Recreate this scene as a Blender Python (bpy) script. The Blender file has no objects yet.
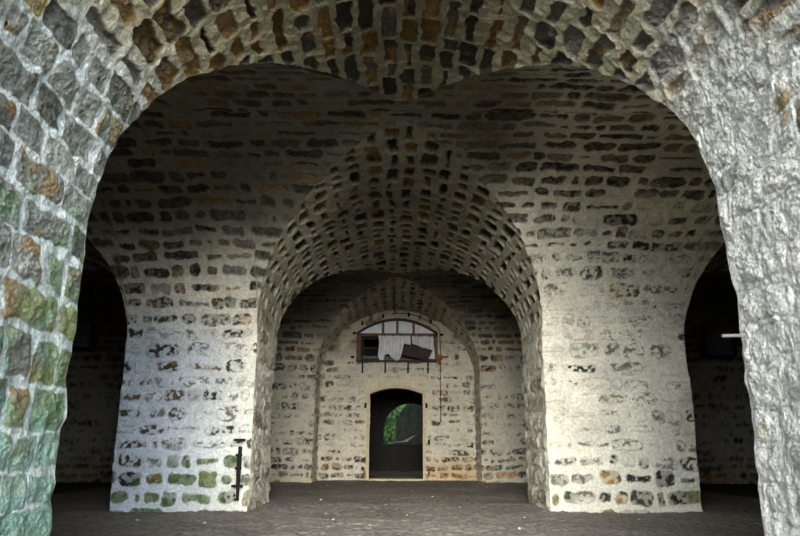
import bpy, bmesh, math, random
import numpy as np
from mathutils import Vector, Matrix
C = bpy.context.scene.collection
rs = np.random.RandomState(7)
random.seed(5)
# ------------------------------------------------------------------ noise
LAT = [rs.rand(64*64*64).astype(np.float32) for _ in range(4)]
def vnoise(P, f, k=0, off=0.0):
    Q = P*np.float32(f) + np.float32(off + 17.3)
    I = np.floor(Q).astype(np.int32); F = Q - I
    F = F*F*(3-2*F)
    I &= 63; J = (I+1) & 63
    L = LAT[k]
    x0, y0, z0 = I[:, 0]*4096, I[:, 1]*64, I[:, 2]
    x1, y1, z1 = J[:, 0]*4096, J[:, 1]*64, J[:, 2]
    fx, fy, fz = F[:, 0], F[:, 1], F[:, 2]
    a = L[x0+y0+z0]*(1-fz)+L[x0+y0+z1]*fz
    b = L[x0+y1+z0]*(1-fz)+L[x0+y1+z1]*fz
    c = L[x1+y0+z0]*(1-fz)+L[x1+y0+z1]*fz
    d = L[x1+y1+z0]*(1-fz)+L[x1+y1+z1]*fz
    return (a*(1-fy)+b*fy)*(1-fx)+(c*(1-fy)+d*fy)*fx
def fbm(P, f, k=0, n=3, g=0.5):
    s = 0; a = 1; t = 0
    for i in range(n):
        s = s + a*vnoise(P, f*2**i, (k+i) % 4, 5.7*i); t += a; a *= g
    return s/t
def ss(x, a, b):
    t = np.clip((x-a)/(b-a), 0, 1); return t*t*(3-2*t)
def lin(*c):
    c = np.array(c, dtype=np.float64)/255.0
    return np.where(c <= .04045, c/12.92, ((c+.055)/1.055)**2.4).astype(np.float32)
def mix(a, b, t):
    t = np.asarray(t)[:, None]; return a*(1-t)+b*t
# ------------------------------------------------------------------ object helpers
def setp(o, label=None, cat=None, group=None, kind=None):
    if label: o['label'] = label
    if cat: o['category'] = cat
    if group: o['group'] = group
    if kind: o['kind'] = kind
    return o
def link(name, me, m=None, parent=None):
    o = bpy.data.objects.new(name, me); C.objects.link(o)
    if m: me.materials.append(m)
    if parent: o.parent = parent
    return o
def thing(name, label, cat, loc=(0, 0, 0), group=None, kind=None):
    o = bpy.data.objects.new(name, None); C.objects.link(o); o.location = loc
    o.empty_display_size = .1
    return setp(o, label, cat, group, kind)
def from_bm(name, bm, m, parent=None, smooth=False):
    bmesh.ops.recalc_face_normals(bm, faces=bm.faces)
    me = bpy.data.meshes.new(name); bm.to_mesh(me); bm.free()
    if smooth:
        me.polygons.foreach_set('use_smooth', [True]*len(me.polygons))
    return link(name, me, m, parent)
def add_box(bm, c, s, rot=None, bev=0.0):
    r = bmesh.ops.create_cube(bm, size=1.0)
    vs = r['verts']
    M = Matrix.Translation(c) @ (rot.to_4x4() if rot else Matrix.Identity(4)) @ Matrix.Diagonal((s[0], s[1], s[2], 1))
    bmesh.ops.transform(bm, matrix=M, verts=vs)
    if bev:
        es = list({e for v in vs for e in v.link_edges})
        bmesh.ops.bevel(bm, geom=es, offset=bev, segments=2, affect='EDGES', profile=.6)
def add_tube(bm, pts, r, n=8, cap=True):
    pts = [Vector(p) for p in pts]; rings = []
    for i, p in enumerate(pts):
        d = (pts[min(i+1, len(pts)-1)]-pts[max(i-1, 0)]).normalized()
        a = d.orthogonal() if i == 0 else (rings_a - d*rings_a.dot(d))
        a.normalize(); rings_a = a; b = d.cross(a)
        rr = r[i] if isinstance(r, (list, tuple)) else r
        rings.append([bm.verts.new(p+(a*math.cos(2*math.pi*k/n)+b*math.sin(2*math.pi*k/n))*rr) for k in range(n)])
    for A, B in zip(rings, rings[1:]):
        for k in range(n): bm.faces.new((A[k], A[(k+1) % n], B[(k+1) % n], B[k]))
    if cap: bm.faces.new(rings[0][::-1]); bm.faces.new(rings[-1])
def add_prism(bm, pts, d):
    """pts: outline in 3d, extruded by vector d"""
    a = [bm.verts.new(p) for p in pts]; b = [bm.verts.new(Vector(p)+Vector(d)) for p in pts]
    bm.faces.new(a); bm.faces.new(b[::-1]); n = len(a)
    for i in range(n): bm.faces.new((a[i], b[i], b[(i+1) % n], a[(i+1) % n]))
# ------------------------------------------------------------------ materials
def mat_masonry(name, rough=1.0, fine=.25, scale=60, spec=.06, lo=.78, hi=1.2):
    m = bpy.data.materials.new(name); m.use_nodes = True; nt = m.node_tree; N = nt.nodes; L = nt.links
    b = N['Principled BSDF']; b.inputs['Roughness'].default_value = rough
    b.inputs['Specular IOR Level'].default_value = spec
    at = N.new('ShaderNodeVertexColor'); at.layer_name = 'Col'
    tc = N.new('ShaderNodeTexCoord')
    n1 = N.new('ShaderNodeTexNoise'); n1.inputs['Scale'].default_value = scale; n1.inputs['Detail'].default_value = 5
    n1.inputs['Roughness'].default_value = .72
    L.new(tc.outputs['Object'], n1.inputs['Vector'])
    mr = N.new('ShaderNodeMapRange'); mr.inputs[1].default_value = .3; mr.inputs[2].default_value = .7
    mr.inputs[3].default_value = lo; mr.inputs[4].default_value = hi
    L.new(n1.outputs['Fac'], mr.inputs[0])
    vm = N.new('ShaderNodeVectorMath'); vm.operation = 'SCALE'
    L.new(at.outputs['Color'], vm.inputs[0]); L.new(mr.outputs[0], vm.inputs['Scale'])
    L.new(vm.outputs[0], b.inputs['Base Color'])
    bp = N.new('ShaderNodeBump'); bp.inputs['Strength'].default_value = fine; bp.inputs['Distance'].default_value = .02
    L.new(n1.outputs['Fac'], bp.inputs['Height']); L.new(bp.outputs[0], b.inputs['Normal'])
    return m
def mat(name, col, rough=.7, metal=0, var=.25, scale=12, bump=.2, col2=None, spec=.4, emit=None, trans=0, alpha=1):
    m = bpy.data.materials.new(name); m.use_nodes = True; nt = m.node_tree; N = nt.nodes; L = nt.links
    b = N['Principled BSDF']; b.inputs['Roughness'].default_value = rough; b.inputs['Metallic'].default_value = metal
    b.inputs['Specular IOR Level'].default_value = spec
    c = lin(*col); c2 = lin(*col2) if col2 else c*(1-var)
    tc = N.new('ShaderNodeTexCoord'); n1 = N.new('ShaderNodeTexNoise'); n1.inputs['Scale'].default_value = scale
    n1.inputs['Detail'].default_value = 6; L.new(tc.outputs['Object'], n1.inputs['Vector'])
    cr = N.new('ShaderNodeValToRGB'); cr.color_ramp.elements[0].position = .35; cr.color_ramp.elements[1].position = .65
    cr.color_ramp.elements[0].color = (*c2, 1); cr.color_ramp.elements[1].color = (*c, 1)
    L.new(n1.outputs['Fac'], cr.inputs[0]); L.new(cr.outputs[0], b.inputs['Base Color'])
    bp = N.new('ShaderNodeBump'); bp.inputs['Strength'].default_value = bump; bp.inputs['Distance'].default_value = .01
    L.new(n1.outputs['Fac'], bp.inputs['Height']); L.new(bp.outputs[0], b.inputs['Normal'])
    b.inputs['Transmission Weight'].default_value = trans; b.inputs['Alpha'].default_value = alpha
    return m
M_ST = mat_masonry('masonry', fine=.5, scale=32, lo=.66, hi=1.28)
M_NEAR = mat_masonry('masonry_near', fine=.9, scale=60, lo=.5, hi=1.4)
M_EARTH = mat_masonry('earth', fine=.5, scale=30, rough=.8)
M_IRON = mat('black_iron', (28, 24, 22), .75, .3, .4, 40, .5)
M_RUST = mat('rusty_iron', (172, 112, 52), .85, .0, .5, 40, .5, col2=(84, 44, 22))
M_WOOD = mat('brown_wood', (116, 86, 62), .75, 0, .4, 18, .4)
M_DWOOD = mat('dark_board', (62, 58, 54), .8, 0, .5, 10, .4)
M_SHEET = mat('torn_sheet', (226, 228, 234), .55, 0, .22, 8, .1)
M_PANE = mat('dusty_pane', (218, 224, 232), .35, 0, .2, 6, .05)
M_SHUT = mat('grey_blue_shutter', (160, 176, 200), .6, 0, .35, 9, .2)
M_TRIM = mat('pale_door_stone', (206, 192, 160), .9, 0, .22, 14, .5)
M_ROOF = mat('render_cover', (120, 115, 105), .95)
M_LEAF = mat('ivy_leaf', (100, 142, 66), .6, 0, .4, 3, 0, col2=(44, 76, 44))
M_PEB = mat('pale_pebble', (190, 186, 176), .9, 0, .3, 30, .3)
M_STRAW = mat('straw', (150, 136, 104), .9, 0, .3, 30, .1)
# ------------------------------------------------------------------ masonry pattern
RND = rs.rand(8192, 10).astype(np.float32)
def masonry(U, V, P, hrow=.23, hvar=.3, wst=.38, wvar=.5, joint=.025, jvar=.5, rnd=.35, ragged=.02, wob=.05, seed=0, skew=0, jrow=None):
    """returns signed distance inside a stone (m, <0 in the mortar), per-stone randoms, centred coords"""
    r = np.random.RandomState(seed)
    W = (vnoise(P, .9, 1, seed)-.5)*2*wob + (vnoise(P, 3.1, 2, seed)-.5)*wob*.7
    V = V + W + 5.0 + skew*U; U = U + (vnoise(P, 2.3, 3, seed)-.5)*.10 + 40.0
    hs = hrow*(1+hvar*(r.rand(400)*2-1)); cb = np.concatenate([[0], np.cumsum(hs)]).astype(np.float32)
    row = np.clip(np.searchsorted(cb, V, side='right')-1, 0, 399)
    v0, v1 = cb[row], cb[row+1]
    NS = 260
    ws = wst*(1+wvar*(r.rand(64, NS)*2-1)); cu = np.concatenate([np.zeros((64, 1)), np.cumsum(ws, 1)], 1)
    cu += r.rand(64, 1)*wst - wst
    cu = cu.astype(np.float32)
    rr = row & 63
    flat = (cu + np.arange(64)[:, None]*1000).ravel()
    # keep the keys increasing over rows
    idx = np.searchsorted(flat.astype(np.float64), U.astype(np.float64)+rr*1000.0, side='right')-1
    col = np.clip(idx - rr*(NS+1), 0, NS-1)
    u0, u1 = cu[rr, col], cu[rr, col+1]
    sid = (row*911+col*37+seed*131) & 8191
    R = RND[sid]
    j = joint*(1+jvar*(R[:, 0]*2-1))
    hw = (u1-u0)/2-j; hh = (v1-v0)/2-(j if jrow is None else jrow*(1+jvar*(R[:, 0]*2-1)))*(.6+.8*R[:, 1])
    hh = np.maximum(hh, .015)
    cx = (u0+u1)/2+(R[:, 2]-.5)*joint; cy = (v0+v1)/2+(R[:, 3]-.5)*joint
    x = U-cx; y = V-cy
    y = y + x*(R[:, 4]-.5)*.15
    rad = np.minimum(hw, hh)*rnd*(.6+.8*R[:, 5])
    qx = np.abs(x)-hw+rad; qy = np.abs(y)-hh+rad
    d = np.hypot(np.maximum(qx, 0), np.maximum(qy, 0))+np.minimum(np.maximum(qx, qy), 0)-rad
    d = d + (fbm(P, 9, 0, 3, .6)-.5)*2*ragged*1.6
    return -d, R, x/np.maximum(hw, .02), y/np.maximum(hh, .02)
def style(sd, R, P, o):
    """o: dict of colours and relief; entries may be arrays. returns colour, displacement"""
    n = len(sd)
    inside = ss(sd, -.004, o.get('soft', .012))
    # keep only a share of the stones showing; the rest plastered over
    show = np.asarray(o.get('show', 1.0))*np.ones(n)
    patch = fbm(P, 1.3, 1, 2)
    vis = ss(show + (R[:, 6]-.5)*.55 + (patch-.5)*.7, .42, .58)
    speck = ss(fbm(P, 7.5, 2, 3, .75) - (1-show)*.16, .40, .50)
    fl = ss(fbm(P, 19, 1, 2, .7), .42, .56)
    speck = ss(fbm(P*np.array([1, 1, 1.7], np.float32), 15, 2, 3, .8), .52, .58)*ss(patch+(R[:, 5]-.5)*.5, .30, .6)
    keep = 1-np.clip(o.get('fleck', 0), 0, 1)*fl
    cover = inside*np.clip(vis*keep + (1-vis)*speck*o.get('speck', .35), 0, 1)
    pal = o['pal']; cw = np.cumsum([p[1] for p in pal]); cw = cw/cw[-1]
    k = np.searchsorted(cw, R[:, 7])
    cols = np.array([p[0] for p in pal], dtype=np.float32)
    k = np.minimum(k, len(pal)-1); sc = cols[k]
    sc = sc*(.65+.7*R[:, 8:9])*(.3+1.4*fbm(P, 9, 3, 5, .85))[:, None]
    if 'ochre' in o:
        oc = ss(fbm(P, 5, 0, 3, .6)+(R[:, 9]-.5)*.5, .60, .74)*o['ochre']
        sc = mix(sc, o.get('ochre_c', lin(178, 138, 78))[None]*(.6+.7*fbm(P, 14, 1, 2))[:, None], oc)
    mc = np.asarray(o['mortar'])*np.ones((n, 3), dtype=np.float32)
    mc = mc*(.62+.5*fbm(P, 2.5, 2, 3, .65)+.26*fbm(P, 22, 1, 2))[:, None]
    c = mix(mc, sc, cover)
    crack = np.exp(-(sd/.010)**2)*ss(fbm(P, 7, 3, 3, .7), .47, .58)*o.get('crack', 0)
    c = c*(1-crack*.75)[:, None]
    rough = fbm(P, 11, 1, 4, .6)-.5
    ridge = 1-np.abs(fbm(P, 7, 3, 3, .55)*2-1)*2.2
    prof = ss(sd, 0, o.get('edge', .03))
    dsp = prof*(o.get('lift', 0)+o.get('liftvar', .012)*(R[:, 9]-.5)*2 + o.get('rock', .02)*rough*2 + o.get('ridge', 0)*(ridge-.3))*np.clip(cover*.6+.4, 0, 1)
    dsp = dsp + (1-inside)*(fbm(P, 20, 2, 2)-.5)*o.get('mrough', .008)
    return c.astype(np.float32), dsp.astype(np.float32)
def wobble(P):
    return (np.stack([vnoise(P, 1.1, 0), vnoise(P, 1.1, 1), vnoise(P, 1.1, 2)], 1)-.5)*.04 + \
           (np.stack([vnoise(P, 4.3, 1), vnoise(P, 4.3, 2), vnoise(P, 4.3, 3)], 1)-.5)*.022 + \
           (np.stack([vnoise(P, 13, 1), vnoise(P, 13, 2), vnoise(P, 13, 3)], 1)-.5)*.022
def grid_obj(name, P, Nn, col, dsp, nu, nv, m, fade=None, flip=False, holes=None, wob=True, kind='structure'):
    P0 = P
    if fade is not None: dsp = dsp*fade
    Q = P0+Nn*dsp[:, None]
    if wob: Q = Q+wobble(P0)*np.clip(P0[:, 2:3]/.1, 0, 1)
    idx = np.arange(nu*nv, dtype=np.int32).reshape(nu, nv)
    a, b, c, d = idx[:-1, :-1].ravel(), idx[1:, :-1].ravel(), idx[1:, 1:].ravel(), idx[:-1, 1:].ravel()
    F = np.stack([a, b, c, d], 1) if not flip else np.stack([a, d, c, b], 1)
    if holes is not None: F = F[~holes.reshape(nu, nv)[:-1, :-1].ravel()]
    me = bpy.data.meshes.new(name)
    me.vertices.add(len(Q)); me.vertices.foreach_set('co', Q.astype(np.float32).ravel())
    me.loops.add(F.size); me.loops.foreach_set('vertex_index', F.ravel())
    me.polygons.add(len(F)); me.polygons.foreach_set('loop_start', np.arange(0, F.size, 4, dtype=np.int32))
    me.polygons.foreach_set('use_smooth', np.ones(len(F), dtype=bool))
    me.update(calc_edges=True)
    ca = me.color_attributes.new('Col', 'FLOAT_COLOR', 'POINT')
    ca.data.foreach_set('color', np.concatenate([np.clip(col, .003, 1), np.ones((len(col), 1))], 1).astype(np.float32).ravel())
    o = link(name, me, m)
    if kind: o['kind'] = kind
    return o
# ------------------------------------------------------------------ plan of the place
D0, D1, D2, D3, DB = 4.133, 10.247, 11.858, 18.06, 19.14
ZT, RT = 2.142, 2.459
YM = 2.45
def tdepth(z, room, side):
    a, b = (D0, D1) if room == 1 else (D2, D3)
    k = np.clip((z-ZT)/RT, 0, 1)
    return (a+b)/2+side*(b-a)/2*np.sqrt(1-k*k)
def prof_L(W, zs, r, n, z0=0.0, cx=0.0, t0=0, t1=1):
    """profile of a barrel passage: x,z, inward normal, arc length; n points between fractions t0..t1 of its length"""
    th = np.linspace(0, math.pi, 400)
    X = np.r_[-W, cxs(-W*np.cos(th)), W]; Z = np.r_[z0, zs+r*np.sin(th), z0]
    s = np.r_[0, np.cumsum(np.hypot(np.diff(X), np.diff(Z)))]
    t = np.linspace(t0*s[-1], t1*s[-1], n)
    x = np.interp(t, s, X); z = np.interp(t, s, Z)
    nx = np.where(z > zs, -x/W**2, -np.sign(x)); nz = np.where(z > zs, -(z-zs)/r**2, 0)
    l = np.hypot(nx, nz); return x+cx, z, nx/l, nz/l, t
def cxs(a): return a
W0, ZS0, R0 = 2.0, 2.5, 2.09
W1, ZS1, R1 = 2.141, 2.633, 1.962
SPR0 = ZS0; 
def L_patch(name, W, zs, r, cx, yA, yB, n, m, st, mat_, t0=0, t1=1, seed=1, fadeA=True, fadeB=True, pat={}):
    """barrel passage lining between depth functions yA(z) and yB(z)"""
    x, z, nx, nz, t = prof_L(W, zs, r, n, 0, cx, t0, t1)
    if 'near' in name or 'entrance' in name:      # the old flanks lean a little
        x = x+np.where(x < 0, (-.05+.03*z)*ss(-x, 0, 1.5), (.04-.014*z)*ss(x, 0, 1.5))
    ya, yb = yA(z), yB(z)
    f = np.linspace(0, 1, m)
    Y = ya[:, None]+(yb-ya)[:, None]*f[None]
    X = np.repeat(x[:, None], m, 1); Z = np.repeat(z[:, None], m, 1); T = np.repeat(t[:, None], m, 1)
    P = np.stack([X, Y, Z], -1).reshape(-1, 3).astype(np.float32)
    N = np.stack([np.repeat(nx[:, None], m, 1), np.zeros_like(Y), np.repeat(nz[:, None], m, 1)], -1).reshape(-1, 3)
    pk = dict(pat)
    if 'jup' in pk:
        ju = pk.pop('jup'); u_ = ss(P[:, 2]+(fbm(P, 1.5, 2, 2)-.5)*.6, ju[0], ju[1]); pk['jrow'] = ju[2]*(1-u_)+ju[3]*u_
        if 'rup' in pk:
            ru = pk.pop('rup'); pk['rnd'] = ru[0]*(1-u_)+ru[1]*u_
    sd, R, _, _ = masonry(Y.ravel().astype(np.float32), T.ravel().astype(np.float32), P, seed=seed, **pk)
    col, dsp = st(sd, R, P)
    fade = np.ones(P.shape[0])
    L = (yb-ya)[:, None]
    if fadeA: fade = fade*ss((f[None]*L).ravel(), 0, .05)
    if fadeB: fade = fade*ss(((1-f[None])*L).ravel(), 0, .05)
    return grid_obj(name, P, N, col, dsp, n, m, mat_, fade)
def T_patch(name, room, side, x0, x1, nx_, ns, st, mat_, low=None, high=None, seed=2, pat={}, fade_sides=True, ycut=None):
    """wall + vault of a room running across: from height function low(x) up to high(x) (arc length)"""
    a, b = (D0, D1) if room == 1 else (D2, D3)
    h = (b-a)/2; md = (a+b)/2
    ph = np.linspace(0, math.pi/2, 300)
    Zc = np.r_[-.02, ZT+RT*np.sin(ph)]; Yc = np.r_[h, h*np.cos(ph)]
    S = np.r_[0, np.cumsum(np.hypot(np.diff(Zc), np.diff(Yc)))]
    xs = np.linspace(x0, x1, nx_)
    slo = np.zeros(nx_) if low is None else np.interp(np.minimum(low(xs), ZT+RT), Zc, S)
    shi = np.full(nx_, S[-1]) if high is None else np.interp(high(xs), Zc, S)
    f = np.linspace(0, 1, ns)
    s = slo[:, None]+(shi-slo)[:, None]*f[None]
    Z = np.interp(s, S, Zc); Y = md+side*np.interp(s, S, Yc)
    X = np.repeat(xs[:, None], ns, 1)
    k = np.clip((Z-ZT)/RT, 0, 1); ny = -side*np.sqrt(1-k*k)/h; nz = -k/RT; l = np.hypot(ny, nz)
    P = np.stack([X, Y, Z], -1).reshape(-1, 3).astype(np.float32)
    N = np.stack([np.zeros_like(Y), ny/l, nz/l], -1).reshape(-1, 3)
    sd, R, _, _ = masonry(X.ravel().astype(np.float32), s.ravel().astype(np.float32), P, seed=seed, **pat)
    col, dsp = st(sd, R, P)
    fade = np.ones(P.shape[0])
    L = (shi-slo)[:, None]
    fade = fade*ss(((1-f)[None]*L).ravel(), 0, .05)
    if low is not None: fade = fade*ss((f[None]*L).ravel(), 0, .05)
    if fade_sides: fade = fade*np.maximum(ss((X-x0).ravel(), 0, .04)*ss((x1-X).ravel(), 0, .04), ss(Z.ravel(), 3.6, 4.2))
    return grid_obj(name, P, N, col, dsp, nx_, ns, mat_, fade, flip=(side < 0))
def zL(W, zs, r, cx):
    return lambda x: zs+r*np.sqrt(np.clip(1-((x-cx)/W)**2, 0, 1))
# ------------------------------------------------------------------ colours
GREY1, GREY2, BLUEG = lin(118, 122, 118), lin(150, 152, 146), lin(120, 130, 138)
DARKS, BROWN, OCH, RUSTC = lin(66, 62, 54), lin(92, 80, 62), lin(176, 128, 60), lin(150, 92, 44)
WHITE, CREAM, BEIGE = lin(224, 226, 222), lin(214, 206, 184), lin(176, 168, 140)
MOSS, TEAL = lin(92, 138, 66), lin(120, 170, 150)
def st_near(sd, R, P):
    x, z = P[:, 0], P[:, 2]
    left = ss(-x, .2, 1.2); right = ss(x, .6, 1.7)
    jag = (fbm(P, 1.5, 2, 3)-.5)*.9
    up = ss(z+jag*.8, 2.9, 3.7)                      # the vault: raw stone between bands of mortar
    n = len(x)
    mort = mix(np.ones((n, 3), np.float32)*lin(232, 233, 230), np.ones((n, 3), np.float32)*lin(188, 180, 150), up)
    crown_shade = ss(1.6-np.abs(x)+jag*.5, 0, 1.3)*ss(z, 3.9, 4.4)  # shade of the vault crown, painted into the mortar colour
    mort = mix(mort, np.ones((n, 3), np.float32)*lin(138, 132, 114), crown_shade*.9)
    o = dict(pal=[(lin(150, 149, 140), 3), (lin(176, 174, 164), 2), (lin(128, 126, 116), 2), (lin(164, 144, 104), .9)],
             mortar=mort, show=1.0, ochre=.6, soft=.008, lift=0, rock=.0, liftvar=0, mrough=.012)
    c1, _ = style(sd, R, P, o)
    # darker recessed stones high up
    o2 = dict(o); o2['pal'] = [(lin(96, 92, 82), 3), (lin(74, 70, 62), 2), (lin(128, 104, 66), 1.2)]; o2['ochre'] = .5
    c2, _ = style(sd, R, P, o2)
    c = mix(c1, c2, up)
    # whitewashed right flank
    wash = right*(1-up*.8)*ss(fbm(P, 3, 0, 3), .22, .42)
    c = mix(c, np.ones((n, 3), np.float32)*lin(226, 224, 217)*(.72+.5*fbm(P, 20, 1, 3, .85))[:, None], wash*.93)
    ck = right*(1-up)*np.exp(-(sd/.008)**2)*ss(fbm(P, 4, 1, 3), .4, .55); c = c*(1-.4*ck)[:, None]
    # algae on the left flank, low down
    inside = ss(sd, -.004, .012)
    al = left*ss(fbm(P, 2.2, 3, 3, .6)+(1.75-z)*.16, .46, .60)
    gcol = mix(np.ones((n, 3), np.float32)*lin(124, 152, 108), np.ones((n, 3), np.float32)*lin(136, 176, 160), ss(fbm(P, 4, 1, 2)+(1.3-z)*.15, .45, .6))
    c = mix(c, gcol*(.8+.8*fbm(P, 12, 2, 3))[:, None], al*(.12+.42*inside))
    c = mix(c, c*np.array([.93, 1.0, 1.03], np.float32), left*(1-up))  # cool skylight cast painted into the left flank's colour
    # relief
    rough = fbm(P*np.array([1, .62, 1], np.float32), 9, 1, 5, .78)-.5
    ridge = 1-np.abs(fbm(P, 9, 3, 4, .7)*2-1)*2.4
    pr = ss(sd, 0, .035)
    prot = pr*(.002+.014*(R[:, 9]-.5)+.058*rough+.006*(ridge-.3))*(1-.4*right)
    rec = ss(sd, -.004, .02)*(-.04+.03*(R[:, 9]-.5)+.11*rough)
    d = prot*(1-up)+rec*up+(1-inside)*(fbm(P, 24, 2, 3)-.5)*.022
    d = d+right*(1-up)*(rough*.022-.005*np.exp(-(sd/.012)**2))
    return c, d
def st_vault(sd, R, P):                              # the barrel passage between the rooms
    x, z = P[:, 0], P[:, 2]; n = len(x)
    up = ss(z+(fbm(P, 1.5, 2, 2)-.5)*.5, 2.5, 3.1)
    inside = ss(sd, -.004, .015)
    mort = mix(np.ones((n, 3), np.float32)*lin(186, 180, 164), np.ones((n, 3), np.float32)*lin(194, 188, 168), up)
    crown_shade = ss(z+(fbm(P, 1.5, 3, 3)-.5)*.5, 3.9, 4.5)*(1-ss(P[:, 1], 10.2, 11.6)*.4)  # dimness of the passage crown painted into its mortar
    mort = mix(mort, np.ones((n, 3), np.float32)*lin(126, 120, 104), crown_shade*.9)
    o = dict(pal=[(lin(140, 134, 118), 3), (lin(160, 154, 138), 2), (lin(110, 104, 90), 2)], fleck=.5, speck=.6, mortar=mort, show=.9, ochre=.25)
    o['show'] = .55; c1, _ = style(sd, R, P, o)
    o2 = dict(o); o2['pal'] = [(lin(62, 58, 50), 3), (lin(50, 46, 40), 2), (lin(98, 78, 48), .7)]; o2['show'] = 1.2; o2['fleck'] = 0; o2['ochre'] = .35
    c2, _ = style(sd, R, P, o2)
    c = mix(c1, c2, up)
    rough = fbm(P, 9, 1, 4, .6)-.5
    ridge = 1-np.abs(fbm(P*np.array([1, 1, .35], np.float32), 8, 3, 3, .6)*2-1)*2.4
    d = (1-up)*(ss(sd, 0, .03)*.02+.07*rough+.025*(ridge-.3))+up*inside*(-.07+.03*(R[:, 9]-.5)+.06*rough)
    return c, d
def st_wall(ochrez=2.7, whitez=(2.6, 3.6), sw=.0, green=True, tone=1.0, room=1):
    def f(sd, R, P):
        x, z = P[:, 0], P[:, 2]; n = len(x)
        nn = (fbm(P, .8, 0, 3)-.5)
        zz = z+nn*.9 - (1.0*ss(x, .3, 2.3)*ss(z, 1, 2.4) if room == 1 else 0)
        bare = ss(zz, whitez[0]-.5, whitez[1]-.5)                # stones are bare above, whitewashed in the middle
        foot = ss(-zz, -.85, -.35)                        # and bare again at the foot
        rfac = ss(x, .3, 2.3)*(.12+.08*bare*(1-ss(z, 3.4, 4.2))) if room == 1 else 0
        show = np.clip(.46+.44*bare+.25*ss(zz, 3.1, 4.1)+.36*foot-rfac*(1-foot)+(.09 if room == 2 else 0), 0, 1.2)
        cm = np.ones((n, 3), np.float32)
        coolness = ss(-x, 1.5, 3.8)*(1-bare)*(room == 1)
        mort = mix(cm*lin(226, 219, 200), cm*lin(106, 101, 88), ss(zz, 3.1, 4.2)*.95)  # mortar darkens with height: light falloff on the upper vault, painted in
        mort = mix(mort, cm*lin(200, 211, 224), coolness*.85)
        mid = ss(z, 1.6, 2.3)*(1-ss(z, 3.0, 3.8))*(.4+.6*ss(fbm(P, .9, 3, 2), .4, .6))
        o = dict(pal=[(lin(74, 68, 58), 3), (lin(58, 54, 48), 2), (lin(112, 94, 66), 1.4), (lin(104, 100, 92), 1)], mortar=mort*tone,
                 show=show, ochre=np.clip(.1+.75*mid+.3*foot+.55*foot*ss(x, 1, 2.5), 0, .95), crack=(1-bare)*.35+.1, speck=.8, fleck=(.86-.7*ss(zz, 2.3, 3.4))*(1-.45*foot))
        c, _ = style(sd, R, P, o)
        inside = ss(sd, -.004, .012)
        if green:
            g = foot*inside*ss(fbm(P, 1.9, 2, 3)+ss(-x, -1, 3)*.26-.06, .44, .6)
            c = mix(c, cm*lin(98, 122, 74)*(.5+.8*fbm(P, 12, 2, 3))[:, None], g*.7)
        if room == 2:
            st = ss(-z, -.9, -.1)*ss(fbm(P, 1.4, 1, 3), .42, .62)
            c = mix(c, c*lin(220, 180, 120)*1.4, st*.5)
        rough = fbm(P, 9, 1, 4, .6)-.5
        d = ss(sd, 0, .02)*(.012-.030*bare+.03*rough*(1+bare)+.02*(R[:, 9]-.5))+.012*(fbm(P, 16, 2, 3)-.5)
        return c, d
    return f
def st_plain(c0, v=.3, amp=.02):
    def f(sd, R, P):
        c = np.ones((len(P), 3), np.float32)*c0
        return mix(c, c*.45, ss(sd, 0, .02)*.8)*(.7+.6*fbm(P, 4, 1, 3))[:, None], amp*(fbm(P, 6, 1, 3)-.5)
    return f
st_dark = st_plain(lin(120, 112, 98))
VP = dict(hrow=.265, hvar=.15, wst=.36, wvar=.4, joint=.038, jvar=.4, rnd=.7, ragged=.022, wob=.03, jup=(2.5, 3.2, .03, .062))
NP = dict(hrow=.212, hvar=.18, wst=.40, wvar=.45, joint=.015, jvar=.6, ragged=.024, wob=.04, jup=(2.8, 3.5, .013, .040), rup=(.25, .65))
WP = dict(hrow=.225, hvar=.2, wst=.36, wvar=.6, joint=.034, jvar=.6, rnd=.8, ragged=.027, wob=.035, jrow=.050)
CL, CR = -4.07-W1, 4.30+W1
# ------------------------------------------------------------------ near passage (camera stands in it)
const = lambda v: (lambda z: np.full_like(z, v))
g1n = lambda z: tdepth(z, 1, -1); g1f = lambda z: tdepth(z, 1, 1)
g2n = lambda z: tdepth(z, 2, -1); g2f = lambda z: tdepth(z, 2, 1)
YF = 2.9
TOT = 2*ZS0+math.pi*1.97
ta = (ZS0)/TOT
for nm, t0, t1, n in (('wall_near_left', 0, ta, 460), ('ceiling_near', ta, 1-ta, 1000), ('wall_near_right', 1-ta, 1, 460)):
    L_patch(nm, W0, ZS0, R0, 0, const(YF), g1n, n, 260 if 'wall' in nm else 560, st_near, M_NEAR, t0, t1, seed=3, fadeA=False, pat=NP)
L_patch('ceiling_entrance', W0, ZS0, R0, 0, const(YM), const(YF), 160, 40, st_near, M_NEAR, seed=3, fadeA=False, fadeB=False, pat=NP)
# ------------------------------------------------------------------ room 1, across
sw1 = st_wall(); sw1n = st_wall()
zc = zL(W0, ZS0, R0, 0)
XE = 13.0
LO = dict(pat=WP)
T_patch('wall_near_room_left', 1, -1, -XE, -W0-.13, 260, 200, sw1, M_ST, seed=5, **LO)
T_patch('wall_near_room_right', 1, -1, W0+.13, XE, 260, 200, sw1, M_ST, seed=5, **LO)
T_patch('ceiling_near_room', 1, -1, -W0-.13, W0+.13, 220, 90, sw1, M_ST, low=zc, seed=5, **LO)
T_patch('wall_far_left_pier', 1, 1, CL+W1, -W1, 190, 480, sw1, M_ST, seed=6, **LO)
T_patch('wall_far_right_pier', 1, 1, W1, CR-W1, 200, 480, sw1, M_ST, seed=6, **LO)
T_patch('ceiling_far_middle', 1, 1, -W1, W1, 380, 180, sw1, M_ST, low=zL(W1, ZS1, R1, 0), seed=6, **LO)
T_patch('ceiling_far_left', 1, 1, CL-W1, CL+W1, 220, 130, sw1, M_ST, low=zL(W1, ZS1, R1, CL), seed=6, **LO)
T_patch('ceiling_far_right', 1, 1, CR-W1, CR+W1, 220, 130, sw1, M_ST, low=zL(W1, ZS1, R1, CR), seed=6, **LO)
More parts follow.
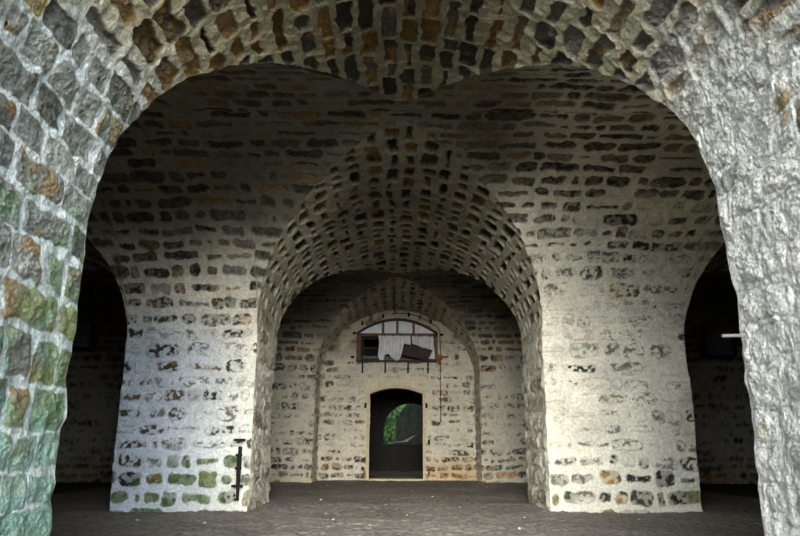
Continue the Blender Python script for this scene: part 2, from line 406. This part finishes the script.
T_patch('wall_far_left_end', 1, 1, -XE, CL-W1, 50, 60, st_dark, M_ST, seed=6, **LO)
T_patch('wall_far_right_end', 1, 1, CR+W1, XE, 50, 60, st_dark, M_ST, seed=6, **LO)
# ------------------------------------------------------------------ passages between the rooms
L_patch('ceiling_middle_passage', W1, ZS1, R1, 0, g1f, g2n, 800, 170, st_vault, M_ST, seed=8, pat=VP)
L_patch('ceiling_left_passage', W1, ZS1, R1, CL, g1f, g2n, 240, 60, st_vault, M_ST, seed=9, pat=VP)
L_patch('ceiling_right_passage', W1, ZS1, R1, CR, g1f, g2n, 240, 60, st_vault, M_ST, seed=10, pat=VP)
# ------------------------------------------------------------------ room 2
sw2 = st_wall(whitez=(3.0, 3.8), room=2, green=False, tone=.70)
for (a, b, n, nm) in ((-XE, CL-W1, 30, 'wall_room_front_left_end'), (CL+W1, -W1, 30, 'wall_room_front_left'), (W1, CR-W1, 30, 'wall_room_front_right'), (CR+W1, XE, 30, 'wall_room_front_right_end')):
    T_patch(nm, 2, -1, a, b, n, 60, st_dark, M_ST, seed=5, **LO)
for cx, nm in ((CL, 'ceiling_room_left'), (0, 'ceiling_room_middle'), (CR, 'ceiling_room_right')):
    T_patch(nm, 2, -1, cx-W1, cx+W1, 200, 40, st_dark, M_ST, low=zL(W1, ZS1, R1, cx), seed=5, **LO)
T_patch('wall_back_left', 2, 1, -4.4, -W1, 150, 330, sw2, M_ST, seed=11, **LO)
T_patch('wall_back_right', 2, 1, W1, 4.4, 150, 330, sw2, M_ST, seed=11, **LO)
T_patch('wall_back_left_end', 2, 1, -XE, -4.4, 220, 110, sw2, M_ST, seed=11, **LO)
T_patch('wall_back_right_end', 2, 1, 4.4, XE, 220, 110, sw2, M_ST, seed=11, **LO)
T_patch('ceiling_back', 2, 1, -W1, W1, 240, 110, sw2, M_ST, low=zL(W1, ZS1, R1, 0), seed=11, **LO)
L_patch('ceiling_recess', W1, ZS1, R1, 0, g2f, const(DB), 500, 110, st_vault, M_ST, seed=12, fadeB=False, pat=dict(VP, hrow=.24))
for s_, nm in ((-1, 'wall_end_left'), (1, 'wall_end_right')):
    for a, b, q in ((D0-.1, D1+.1, 'room_one'), (D2-.1, D3+.1, 'room_two')):
        bm = bmesh.new(); add_box(bm, (s_*(XE+.1), (a+b)/2, 2.4), (.3, b-a, 5.2))
        o = from_bm(nm+'_'+q, bm, M_ROOF); o['kind'] = 'structure'
# ------------------------------------------------------------------ back wall with door and window openings
def door_top(x): return 2.28+.15*np.sqrt(np.clip(1-(x/.72)**2, 0, 1))-.0
def win_top(x): return 3.93+.45*(1-(x/1.14)**2)
DX0, DX1 = -.745, .70; WX0, WX1, WZ0 = -1.13, 1.13, 3.14
def back_wall():
    # columns in x with breaks at the openings; each column split in bands so edges are exact
    def band(nm, xa, xb, zl, zh, nx_, nz_):
        xs = np.linspace(xa, xb, nx_); lo = zl(xs); hi = np.maximum(zh(xs), lo); f = np.linspace(0, 1, nz_)
        Z = lo[:, None]+(hi-lo)[:, None]*f; X = np.repeat(xs[:, None], nz_, 1)
        P = np.stack([X, np.full_like(X, DB), Z], -1).reshape(-1, 3).astype(np.float32)
        sd, R, _, _ = masonry(X.ravel().astype(np.float32), Z.ravel().astype(np.float32), P, seed=14, **dict(WP, hrow=.2, wst=.33))
        col, d = swb(sd, R, P)
        N = np.zeros_like(P); N[:, 1] = -1
        grid_obj(nm, P, N, col, d, nx_, nz_, M_ST, None)
    k = lambda v: (lambda x: np.full_like(x, v))
    top = lambda x: ZS1+.03+R1*np.sqrt(np.clip(1-(x/(W1+.03))**2, 0, 1))
    dt = lambda x: 2.28+.15*(1-((x-(DX0+DX1)/2)/.73)**2)
    band('wall_back_outer_left', -W1-.03, WX0, k(0.), top, 50, 230)
    band('wall_back_outer_right', WX1, W1+.03, k(0.), top, 50, 230)
    band('wall_back_beside_door_left', WX0, DX0, k(0.), k(WZ0), 24, 150)
    band('wall_back_beside_door_right', DX1, WX1, k(0.), k(WZ0), 26, 150)
    band('wall_back_over_door', DX0, DX1, dt, k(WZ0), 70, 36)
    band('wall_back_over_window', WX0, WX1, win_top, top, 110, 34)
def swb(sd, R, P):
    f = st_wall(whitez=(4.6, 5.6), room=2, green=False, tone=.80)
    c, d = f(sd, R, P)
    x, z = P[:, 0], P[:, 2]
    plaster = ss(-np.maximum(np.abs(x+.02)-1.0, z-2.9), -.05, .25)*ss(z, .9, 1.4)+ss(z-win_top(x), -.2, 0)*ss(-(np.abs(x)-1.6), -.1, .1)*.8
    plaster = np.clip(plaster, 0, 1)*.8
    pc = np.ones((len(P), 3), np.float32)*lin(208, 200, 176)*(.8+.4*fbm(P, 3, 1, 4))[:, None]
    return mix(c, pc, plaster*ss(fbm(P, 4, 3, 3), .25, .45)), d
back_wall()
# ------------------------------------------------------------------ floor
def floor_patch():
    xs = np.linspace(-6.5, 6.5, 620); ys = np.concatenate([np.linspace(3, 12, 560), np.linspace(12, 19.2, 200)[1:]])
    X, Y = np.meshgrid(xs, ys, indexing='ij')
    P = np.stack([X, Y, np.zeros_like(X)], -1).reshape(-1, 3).astype(np.float32)
    Q = P*np.array([1, .55, 1], np.float32)
    n1 = fbm(P, 1.2, 0, 4); n2 = fbm(P, 9, 1, 3, .6); n3 = fbm(Q, 28, 2, 2)
    col = np.ones((len(P), 3), np.float32)*lin(150, 142, 132)*(.4+.6*n1+.6*n2)[:, None]
    drk = ss(n3*.6+n2*.4, .52, .62); col = mix(col, col*.5, drk*.7)
    pale = ss(n2, .62, .72); col = mix(col, np.ones((len(P), 3), np.float32)*lin(150, 144, 134), pale*.35)
    col *= .9
    P[:, 2] = (n1-.5)*.06+(n2-.5)*.035+(n3-.5)*.03-.01
    P[:, 2] *= 1.0
    N = np.zeros_like(P); N[:, 2] = 1
    grid_obj('floor', P, N, col, np.zeros(len(P)), 620, len(ys), M_EARTH, None, wob=False)
floor_patch()
bm = bmesh.new(); add_box(bm, (0, 8.5, -.35), (2*XE, 30, .6)); o = from_bm('floor_base', bm, mat('packed_earth', (70, 64, 58), .9)); o['kind'] = 'structure'
o.location.z = -.02
# ------------------------------------------------------------------ fort shell round the vaults (keeps daylight to its openings)
def shell():
    bm = bmesh.new()
    arch = [(W0*math.cos(a)*1.03, ZS0+R0*math.sin(a)*1.03) for a in np.linspace(0, math.pi, 40)]
    # facade ring
    pts_in = [(W0*1.03, -.3)]+arch+[(-W0*1.03, -.3)]
    out = [(14, -.3)]+[(14*math.cos(a) if False else 14-28*(i/39), 7.0) for i, a in enumerate(np.linspace(0, math.pi, 40))]+[(-14, -.3)]
    for dy in (0, .5):
        vi = [bm.verts.new((x, YM-.05+dy, z)) for x, z in pts_in]; vo = [bm.verts.new((x, YM-.05+dy, z)) for x, z in out]
        for i in range(len(vi)-1): bm.faces.new((vi[i], vi[i+1], vo[i+1], vo[i]))
    from_bm('wall_facade', bm, M_ROOF)['kind'] = 'structure'
    for nm, c, s in (('ceiling_earth_cover', (0, 10.8, 5.6), (28, 17.2, .5)), ('wall_outer_left', (-13.8, 10.8, 2.6), (.4, 17.2, 6.2)), ('wall_outer_right', (13.8, 10.8, 2.6), (.4, 17.2, 6.2))):
        bm = bmesh.new(); add_box(bm, c, s); from_bm(nm, bm, M_ROOF)['kind'] = 'structure'
    bm = bmesh.new()
    add_box(bm, (-7.6, DB+.35, 2.6), (12.5, .3, 6.2)); add_box(bm, (7.6, DB+.35, 2.6), (12.5, .3, 6.2)); add_box(bm, (0, DB+.35, 5.2), (2.8, .3, 1.0))
    for sx in (-1, 1): add_box(bm, (sx*1.1, DB+.35, 1.2), (.6, .3, 3.6))
    from_bm('wall_outer_back', bm, M_ROOF)['kind'] = 'structure'
shell()
# ------------------------------------------------------------------ passage behind the door
def corridor():
    st = st_plain(lin(66, 62, 55), amp=.03)
    y0, y1 = DB+.25, 26.0
    w = 1.5
    L_patch('ceiling_corridor', w, 1.7, 1.2, .1, const(DB+.5), const(y1), 110, 90, st, M_ST, seed=21, fadeA=False, fadeB=False, pat=WP)
    # wall thickness round the door
    bm = bmesh.new()
    for sx in (DX0, DX1):
        add_box(bm, (sx+math.copysign(.5, sx), DB+.3, 1.25), (1.0, .45, 2.6))
    add_box(bm, (0, DB+.3, 2.77), (2.6, .45, .42))
    from_bm('wall_door_thickness', bm, M_ST)['kind'] = 'structure'
    # end wall with round-headed opening
    def endwall(nm, Y, xa, xb, xl, xr, zs, th, mm, topz=3.1):
        bm = bmesh.new(); r = (xr-xl)/2; c = (xl+xr)/2
        arch = [(c-r*math.cos(a), zs+r*math.sin(a)) for a in np.linspace(0, math.pi, 25)]
        inn = [(xl, 0)]+arch+[(xr, 0)]
        outl = [(xa, 0)]+[(xa+(xb-xa)*i/24, topz) for i in range(25)]+[(xb, 0)]
        F = [bm.verts.new((x, Y, z)) for x, z in inn]; G = [bm.verts.new((x, Y, z)) for x, z in outl]
        F2 = [bm.verts.new((x, Y+th, z)) for x, z in inn]; G2 = [bm.verts.new((x, Y+th, z)) for x, z in outl]
        for i in range(len(F)-1):
            bm.faces.new((F[i], F[i+1], G[i+1], G[i])); bm.faces.new((F2[i], G2[i], G2[i+1], F2[i+1])); bm.faces.new((F[i], F2[i], F2[i+1], F[i+1]))
            bm.faces.new((G[i], G[i+1], G2[i+1], G2[i]))
        return from_bm(nm, bm, mm)
    dk = mat('dark_stone', (50, 48, 44), .95, 0, .4, 6, .8)
    endwall('wall_corridor_end', 26.0, -3.0, 4.5, -.46, 1.5, 1.45, .5, dk)['kind'] = 'structure'
    bm = bmesh.new(); add_box(bm, (.5, 26.2, .47), (2.2, .44, .96), bev=.03); from_bm('wall_corridor_sill', bm, dk)['kind'] = 'structure'
    # grey round-headed masonry mass standing beyond, and the bank of ivy behind it
    bm = bmesh.new()
    pts = [(-.03, 27.6, -.1)]+[(-.03+1.3-1.3*math.cos(a), 27.6, 1.45+1.35*math.sin(a)) for a in np.linspace(0, math.pi/1.0, 24)]+[(2.48, 27.6, -.1)]
    add_prism(bm, pts, (0, 1.0, 0))
    o = from_bm('wall_round_headed', bm, mat('mossy_grey_stone', (74, 78, 68), .95, 0, .5, 5, .8)); o['kind'] = 'structure'
    bm = bmesh.new(); add_box(bm, (0.1, 24, -.06), (8, 9.4, .12)); add_box(bm, (0, 30, -.08), (16, 6, .12))
    from_bm('floor_corridor', bm, mat('pale_dust', (206, 198, 184), .9, 0, .55, 1.6, .4, col2=(96, 90, 82)))['kind'] = 'structure'
    # light stops between the shell and the corridor
    bm = bmesh.new()
    add_box(bm, (-2.2, 22.9, 1.6), (.2, 6.9, 3.4)); add_box(bm, (2.4, 22.9, 1.6), (.2, 6.9, 3.4)); add_box(bm, (.1, 22.9, 3.25), (4.8, 6.9, .2))
    from_bm('wall_corridor_shell', bm, M_ROOF)['kind'] = 'structure'
    # ivy bank
    r = random.Random(3); bm = bmesh.new()
    for i in range(2600):
        x = r.uniform(-2.2, 2.6); z = r.uniform(.0, 3.6); y = 29.6+.35*math.sin(x*3+z*2)+r.uniform(-.25, .25)
        s = r.uniform(.05, .11); c = Vector((x, y, z))
        n = Vector((r.uniform(-.6, .6), -1, r.uniform(-.2, .9))).normalized(); a = n.orthogonal().normalized(); a.rotate(Matrix.Rotation(r.uniform(0, 6.28), 3, n)); b = n.cross(a)
        v = [bm.verts.new(c+a*s*p+b*s*q+n*h) for p, q, h in ((-1, 0, 0), (-.3, .7, .01), (.5, .6, .01), (1.1, 0, -.02), (.5, -.6, .01), (-.3, -.7, .01))]
        bm.faces.new(v)
    o = from_bm('ivy_foliage', bm, M_LEAF); setp(o, 'green ivy leaves seen through the doorway at the far end', 'ivy', kind='stuff')
    bm = bmesh.new(); add_box(bm, (0, 30.9, 1.7), (7, .6, 3.6)); from_bm('wall_ivy_bank', bm, mat('earth_bank', (60, 84, 44), .95, 0, .5, 3, .8))['kind'] = 'structure'
corridor()
# ------------------------------------------------------------------ door surround, hinges
door = thing('door_1', 'round-topped open doorway with pale stone edge in back wall', 'doorway', (-.02, DB, 0), kind='structure')
def P2(o, v): return Vector(v)-Vector(o.location)
def door_frame():
    bm = bmesh.new(); cx = (DX0+DX1)/2; hw = (DX1-DX0)/2
    path = [(-hw, 0)]+[(-hw, z) for z in (.6, 1.2, 1.8)]+[(-hw+2*hw*i/14, 2.27+.16*(1-(2*i/14-1)**2)) for i in range(15)]+[(hw, z) for z in (1.8, 1.2, .6, 0)]
    off = []
    for i, (x, z) in enumerate(path):
        a = Vector(path[max(i-1, 0)]); b = Vector(path[min(i+1, len(path)-1)]); d = (b-a).normalized(); off.append((x-d.y*.085, z+d.x*.085))
    for (y0, y1) in ((-.035, .38),):
        q = []
        for (x, z), (X, Z) in zip(path, off):
            q.append([bm.verts.new((cx+.02+x, y0, z)), bm.verts.new((cx+.02+X, y0, Z)), bm.verts.new((cx+.02+X, y1, Z)), bm.verts.new((cx+.02+x, y1, z))])
        for A, B in zip(q, q[1:]):
            for k in range(4): bm.faces.new((A[k], A[(k+1) % 4], B[(k+1) % 4], B[k]))
        bm.faces.new(q[0]); bm.faces.new(q[-1][::-1])
    return from_bm('door_frame', bm, M_TRIM, door)
door_frame()
for x, z in ((-.86, 1.95), (.80, 1.95), (.86, .98), (.86, .18), (-.86, .18)):
    bm = bmesh.new(); add_tube(bm, [(x+.02, .05, z), (x+.02, -.09, z)], .035); add_tube(bm, [(x+.02, -.07, z-.07), (x+.02, -.07, z+.07)], .028)
    from_bm('hinge_pin', bm, M_IRON if z > .5 else M_RUST, door)
bm = bmesh.new(); add_box(bm, (0, .1, .01), (1.44, .5, .08), bev=.02); from_bm('threshold', bm, M_TRIM, door)
# ------------------------------------------------------------------ window over the door
win = thing('window_1', 'arched brown window with torn white sheets above the doorway', 'window', (0, DB, WZ0), kind='structure')
def arc(x): return 4.33-.40*(x/1.13)**2
def window():
    L = lambda x, y, z: (x, y, z-WZ0)
    bm = bmesh.new()
    for sx in (-1, 1): add_box(bm, L(sx*1.07, .02, (WZ0+3.95)/2), (.11, .12, 3.95-WZ0), bev=.01)
    add_box(bm, L(0, .02, 3.90), (2.24, .12, .085), bev=.01)
    from_bm('window_frame', bm, M_WOOD, win)
    bm = bmesh.new(); n = 24
    q = []
    for i in range(n+1):
        x = -1.14+2.28*i/n; z = arc(x)
        q.append([bm.verts.new(L(x, -.05, z-.03)), bm.verts.new(L(x, -.05, z+.04)), bm.verts.new(L(x, .1, z+.04)), bm.verts.new(L(x, .1, z-.03))])
    for A, B in zip(q, q[1:]):
        for k in range(4): bm.faces.new((A[k], A[(k+1) % 4], B[(k+1) % 4], B[k]))
    bm.faces.new(q[0]); bm.faces.new(q[-1][::-1])
    from_bm('arched_head', bm, M_DWOOD, win)['label'] = 'dark weathered arched head'
    for x in (-.40, .0, .46):
        bm = bmesh.new(); add_box(bm, L(x, .02, (3.93+arc(x))/2), (.07, .1, arc(x)-3.93), bev=.008); from_bm('glazing_bar', bm, M_WOOD, win)
    bars = [-1.06, -.40, 0, .46, 1.06]
    for a, b in zip(bars, bars[1:]):
        bm = bmesh.new(); a2, b2 = a+.03, b-.03; k = 8
        top = [L(a2+(b2-a2)*i/k, .03, arc(a2+(b2-a2)*i/k)-.03) for i in range(k+1)]
        bot = [L(b2, .03, 3.94), L(a2, .03, 3.94)]
        add_prism(bm, top+bot, (0, .006, 0)); from_bm('window_pane', bm, M_PANE, win)
    bm = bmesh.new(); add_box(bm, L(0, .05, WZ0+.02), (2.2, .25, .06), bev=.01); from_bm('window_sill', bm, M_DWOOD, win)['label'] = 'dark worn sill'
    for x in (-.96, -.33, .30, .85):
        bm = bmesh.new(); add_tube(bm, [L(x, .02, WZ0+.02), L(x, -.07, WZ0-.02), L(x, -.08, WZ0-.26), L(x, -.05, WZ0-.30)], .022); from_bm('iron_bracket', bm, M_IRON, win)
    for x, z in ((-1.2, 3.94), (1.24, 3.9), (-1.24, 3.27), (-.98, 4.22), (-.4, 4.42), (.32, 4.46), (.94, 4.27)):
        bm = bmesh.new(); add_tube(bm, [L(x, .06, z), L(x, -.1, z)], .035); add_box(bm, L(x, -.08, z), (.1 if abs(x) > 1.1 else .05, .04, .05 if abs(x) > 1.1 else .12)); from_bm('iron_cramp', bm, M_IRON, win)
    # dark stepped sash standing open at the left
    bm = bmesh.new()
    for c, s in (((-.98, .12, 3.5), (.05, .05, .66)), ((-.50, .12, 3.5), (.05, .05, .66)), ((-.74, .12, 3.82), (.5, .05, .05)), ((-.74, .12, 3.22), (.5, .05, .06)), ((-.74, .12, 3.55), (.5, .04, .03))):
        add_box(bm, L(*c), s)
    from_bm('sash', bm, M_DWOOD, win)['label'] = 'dark broken sash at the left'
window()
# loft behind the window
bm = bmesh.new()
for c, s in (((0, DB+1.3, 3.0), (2.6, 1.8, .1)), ((-1.25, DB+1.3, 3.7), (.1, 1.8, 1.5)), ((1.25, DB+1.3, 3.7), (.1, 1.8, 1.5)), ((0, DB+2.2, 3.7), (2.6, .1, 1.5)), ((0, DB+1.3, 4.5), (2.6, 1.8, .1))):
    add_box(bm, c, s)
for sx in (-1, 1): add_box(bm, (sx*1.22, DB+.36, 3.75), (.16, .5, 1.3))
add_box(bm, (0, DB+.36, 3.04), (2.4, .5, .12)); add_box(bm, (0, DB+.36, 4.55), (2.4, .5, .25))
from_bm('wall_loft', bm, mat('loft_stone', (44, 42, 40), .95))['kind'] = 'structure'
def sheet(name, xs0, xs1, ztop, zbot, label, y=.0, torn=None):
    bm = bmesh.new(); nx_, nz_ = 46, 26; g = []
    for i in range(nx_+1):
        x = xs0+(xs1-xs0)*i/nx_; col = []; zb = zbot(x)
        for j in range(nz_+1):
            f = j/nz_; z = ztop(x)+(zb-ztop(x))*f
            yy = DB+y-.04+.045*math.sin(x*24+2*math.sin(z*3))*(.3+f)+.022*math.sin(x*61+z*4)
            col.append(bm.verts.new((x+.015*math.sin(z*9), yy, z)))
        g.append(col)
    for i in range(nx_):
        for j in range(nz_): bm.faces.new((g[i][j], g[i+1][j], g[i+1][j+1], g[i][j+1]))
    o = from_bm(name, bm, M_SHEET, None, True)
    md = o.modifiers.new('t', 'SOLIDIFY'); md.thickness = .006
    return setp(o, label, 'sheet', None)
def piece(pts): return lambda x: float(np.interp(x, [p[0] for p in pts], [p[1] for p in pts]))
sheet('torn_curtain', -.52, .36, lambda x: 3.875, piece([(-.52, 3.30), (-.46, 3.14), (-.38, 3.12), (-.33, 3.32), (-.22, 3.36), (-.12, 3.24), (-.02, 3.16), (.06, 3.2), (.14, 3.36), (.24, 3.40), (.28, 3.5), (.36, 3.6)]),
      'ragged white curtain hanging in the middle of the arched window')
sheet('plastic_sheet', .40, 1.01, lambda x: 3.875, piece([(.40, 3.66), (.6, 3.58), (.78, 3.52), (.9, 3.5), (1.01, 3.36)]),
      'white plastic sheet hanging in the right end of the arched window', .02)
bm = bmesh.new()
add_box(bm, (0, 0, 0), (.84, .03, .32), bev=.005); o = from_bm('loose_board', bm, M_DWOOD)
for z in (.13, -.13):
    bm = bmesh.new(); add_box(bm, (0, -.022, z), (.84, .02, .05)); from_bm('batten', bm, M_DWOOD, o); o.location = (.56, DB-.21, 3.38); o.rotation_euler = (math.radians(8), math.radians(13), 0)
setp(o, 'dark tilted board leaning in the arched window under the plastic sheet', 'board')
bm = bmesh.new()
add_prism(bm, [(.86, DB-.30, 3.20), (1.03, DB-.30, 3.20), (1.02, DB-.28, 3.52)], (0, .02, 0))
setp(from_bm('plastic_scrap', bm, M_SHEET), 'small pale triangular scrap at the lower right corner of the arched window', 'scrap')
bm = bmesh.new()
add_box(bm, (0, 0, 0), (.16, .12, .15), bev=.02); add_tube(bm, [(.03, -.06, 0), (.20, -.08, .0), (.24, -.08, .03)], .03); add_tube(bm, [(0, 0, -.02), (0, -.03, -.20)], [.05, .02])
o = from_bm('rusty_bracket', bm, M_RUST); o.location = (1.16, DB-.06, 3.27)
setp(o, 'orange rusty bracket on the wall at lower right of the window', 'bracket')
# cable round the window, down the wall; rod from the vault
bm = bmesh.new()
pts = [(-.05, 4.57), (-.02, 4.50), (.3, 4.50), (.6, 4.42), (.9, 4.26), (1.12, 4.12), (1.19, 3.98), (1.20, 3.4), (1.185, 2.6), (1.19, 2.0), (1.18, 1.53)]
add_tube(bm, [(x, DB-.07, z) for x, z in pts], .011, 6)
wc = setp(from_bm('wall_cable', bm, M_IRON), 'thin black cable running over the arched window and down the wall', 'cable')
for z in (3.2, 2.7, 2.25, 1.9, 1.55):
    bm = bmesh.new(); add_box(bm, (1.187, DB-.05, z), (.04, .06, .03)); from_bm('cable_clip', bm, M_IRON, wc)
bm = bmesh.new(); add_tube(bm, [(-.09, 16.2, 4.62), (-.085, 16.2, 4.2), (-.09, 16.2, 4.02)], .017, 6)
hr = setp(from_bm('hanging_rod', bm, M_IRON), 'thin black iron rod with hook hanging from the vault before the window', 'rod')
bm = bmesh.new(); add_tube(bm, [(-.09, 16.2, 4.02), (-.05, 16.2, 3.97), (-.09, 16.2, 3.93), (-.13, 16.2, 3.97)], .014, 6); from_bm('hook', bm, M_IRON, hr)
# ------------------------------------------------------------------ shuttered windows seen through the side arches
def side_window(nm, xa, xb, za, zb, lab):
    r = thing(nm, lab, 'window', ((xa+xb)/2, D3, za), kind='structure')
    w, h = xb-xa, zb-za
    y = tdepth(np.array([(za+zb)/2]), 2, 1)[0]-D3-.12
    bm = bmesh.new()
    for c, s in (((-w/2, y, h/2), (.08, .3, h)), ((w/2, y, h/2), (.08, .3, h)), ((0, y, 0), (w, .3, .08)), ((0, y, h), (w, .3, .08))): add_box(bm, c, s)
    from_bm('window_frame', bm, M_DWOOD, r)
    bm = bmesh.new(); k = 5
    for i in range(k): add_box(bm, (0, y-.1, h*(i+.5)/k), (w-.08, .03, h/k*.82), Matrix.Rotation(.12, 3, 'X'))
    from_bm('shutter', bm, M_SHUT, r)
side_window('window_2', -8.36, -7.66, 3.22, 4.05, 'dim slatted window seen through the left dark arch')
side_window('window_3', 7.80, 8.55, 3.1, 3.78, 'dim grey blue slatted window seen through the right dark arch')
# ------------------------------------------------------------------ ironwork on the piers
fx = thing('iron_fixture', 'black iron gate fixture fixed upright on the foot of the left pier', 'fixture', (-2.262, D1-.12, .1))
bm = bmesh.new(); add_tube(bm, [(0, .0, .06), (0, -.02, .4), (0, 0, .78)], [.02, .032, .026], 8); from_bm('upright_bar', bm, M_IRON, fx)
for z, w in ((.87, .15), (.24, .15), (.48, .08), (.66, .08), (.06, .06)):
    bm = bmesh.new(); add_box(bm, (-.02, .025, z), (w, .09, .035), bev=.006); from_bm('cross_bar', bm, M_IRON, fx)
bm = bmesh.new(); add_tube(bm, [(2.12, 4.1, 1.55), (2.04, 4.1, 1.548), (1.90, 4.1, 1.545)], [.012, .011, .010], 8)
setp(from_bm('iron_peg', bm, mat('grey_iron', (130, 128, 122), .6, .3)), 'short grey iron peg sticking out of the near right wall', 'peg')
bm = bmesh.new(); add_prism(bm, [(-.46, 0, 0), (.12, 0, .03), (.42, .12, .26), (.30, .1, .22), (.0, -.02, .07)], (0, .03, .0))
o = from_bm('fallen_plank', bm, M_PEB); o.location = (.28, 25.6, 1.0)
setp(o, 'pale fallen plank lying crooked before the green arch beyond the doorway', 'plank')
# ------------------------------------------------------------------ pebbles on the floor
def pebble_mesh(seed):
    bm = bmesh.new(); bmesh.ops.create_icosphere(bm, subdivisions=2, radius=1); r = random.Random(seed)
    ph = [r.uniform(0, 6) for _ in range(3)]
    for v in bm.verts:
        v.co *= 1+.22*math.sin(v.co.x*3+ph[0])*math.cos(v.co.y*2.5+ph[1])+.1*math.sin(v.co.z*5+ph[2])
        v.co.z *= .6
    me = bpy.data.meshes.new('pebble'); bm.to_mesh(me); bm.free(); me.materials.append(M_PEB); return me
pm = [pebble_mesh(i) for i in range(3)]
PEB = [(.1, 9.6), (2.0, 16.0), (.62, 13.0), (-.82, 9.0), (1.32, 8.1), (-.35, 8.4), (-2.3, 8.6), (2.3, 10.2), (.9, 10.8), (-1.3, 12.2), (1.6, 9.3), (-.2, 11.2), (-3.2, 8.9), (3.0, 9.1), (-1.6, 16.5), (.3, 14.6)]
for i, (x, y) in enumerate(PEB):
    o = bpy.data.objects.new('pebble', pm[i % 3]); C.objects.link(o); s = .016+.012*((i*7) % 5)/4
    o.location = (x, y, .012); o.scale = (s, s*.8, s*.8); o.rotation_euler.z = i
    setp(o, 'small pale pebble lying loose on the dark earth floor', 'pebble', 'pebbles on the earth floor')
# ------------------------------------------------------------------ outside ground, light, camera
bm = bmesh.new(); add_box(bm, (0, -22.5, -.2), (90, 50, .3)); from_bm('ground_outside', bm, mat('pale_gravel', (128, 121, 102), .95, 0, .2, 2))['kind'] = 'structure'
w = bpy.data.worlds.new('sky'); bpy.context.scene.world = w; w.use_nodes = True
nt = w.node_tree; bg = nt.nodes['Background']
def world_nodes():
    N, L = nt.nodes, nt.links
    tc = N.new('ShaderNodeTexCoord'); dp = N.new('ShaderNodeVectorMath'); dp.operation = 'DOT_PRODUCT'
    e, a = math.radians(GLOW_EL), math.radians(GLOW_AZ)
    dp.inputs[1].default_value = (math.sin(a)*math.cos(e), -math.cos(a)*math.cos(e), math.sin(e))
    L.new(tc.outputs['Generated'], dp.inputs[0])
    mx = N.new('ShaderNodeMath'); mx.operation = 'MAXIMUM'; mx.inputs[1].default_value = 0; L.new(dp.outputs['Value'], mx.inputs[0])
    pw = N.new('ShaderNodeMath'); pw.operation = 'POWER'; pw.inputs[1].default_value = GLOW_K; L.new(mx.outputs[0], pw.inputs[0])
    mr = N.new('ShaderNodeMapRange'); mr.inputs[3].default_value = SKY_BASE; mr.inputs[4].default_value = SKY_GLOW; L.new(pw.outputs[0], mr.inputs[0])
    cr = N.new('ShaderNodeMixRGB'); cr.inputs[1].default_value = (.78, .90, 1.0, 1); cr.inputs[2].default_value = (1.0, .955, .865, 1)
    L.new(pw.outputs[0], cr.inputs[0]); L.new(cr.outputs[0], bg.inputs[0]); L.new(mr.outputs[0], bg.inputs[1])
GLOW_EL, GLOW_AZ, GLOW_K, SKY_BASE, SKY_GLOW = 6, -1, 16, .66, 24.0
world_nodes()
f, p, yaw, roll = 687.5, .2526, .0075, -.0028
cam = bpy.data.cameras.new('camera'); co = bpy.data.objects.new('camera', cam); C.objects.link(co)
cam.sensor_fit = 'HORIZONTAL'; cam.sensor_width = 36; cam.lens = f*36/800; cam.clip_start = .05; cam.clip_end = 300
co.matrix_world = Matrix.Translation((-.073, 0, .9)) @ Matrix.Rotation(-yaw, 4, 'Z') @ Matrix.Rotation(math.pi/2+p, 4, 'X') @ Matrix.Rotation(-roll, 4, 'Z')
sc = bpy.context.scene; sc.camera = co
sc.view_settings.view_transform = 'Standard'; sc.view_settings.look = 'None'; sc.view_settings.gamma = 1
sc.view_settings.use_curve_mapping = False; sc.view_settings.exposure = 1.28
sc.cycles.max_bounces = 8; sc.cycles.diffuse_bounces = 5; sc.cycles.caustics_reflective = False; sc.cycles.caustics_refractive = False
sc.cycles.use_denoising = True
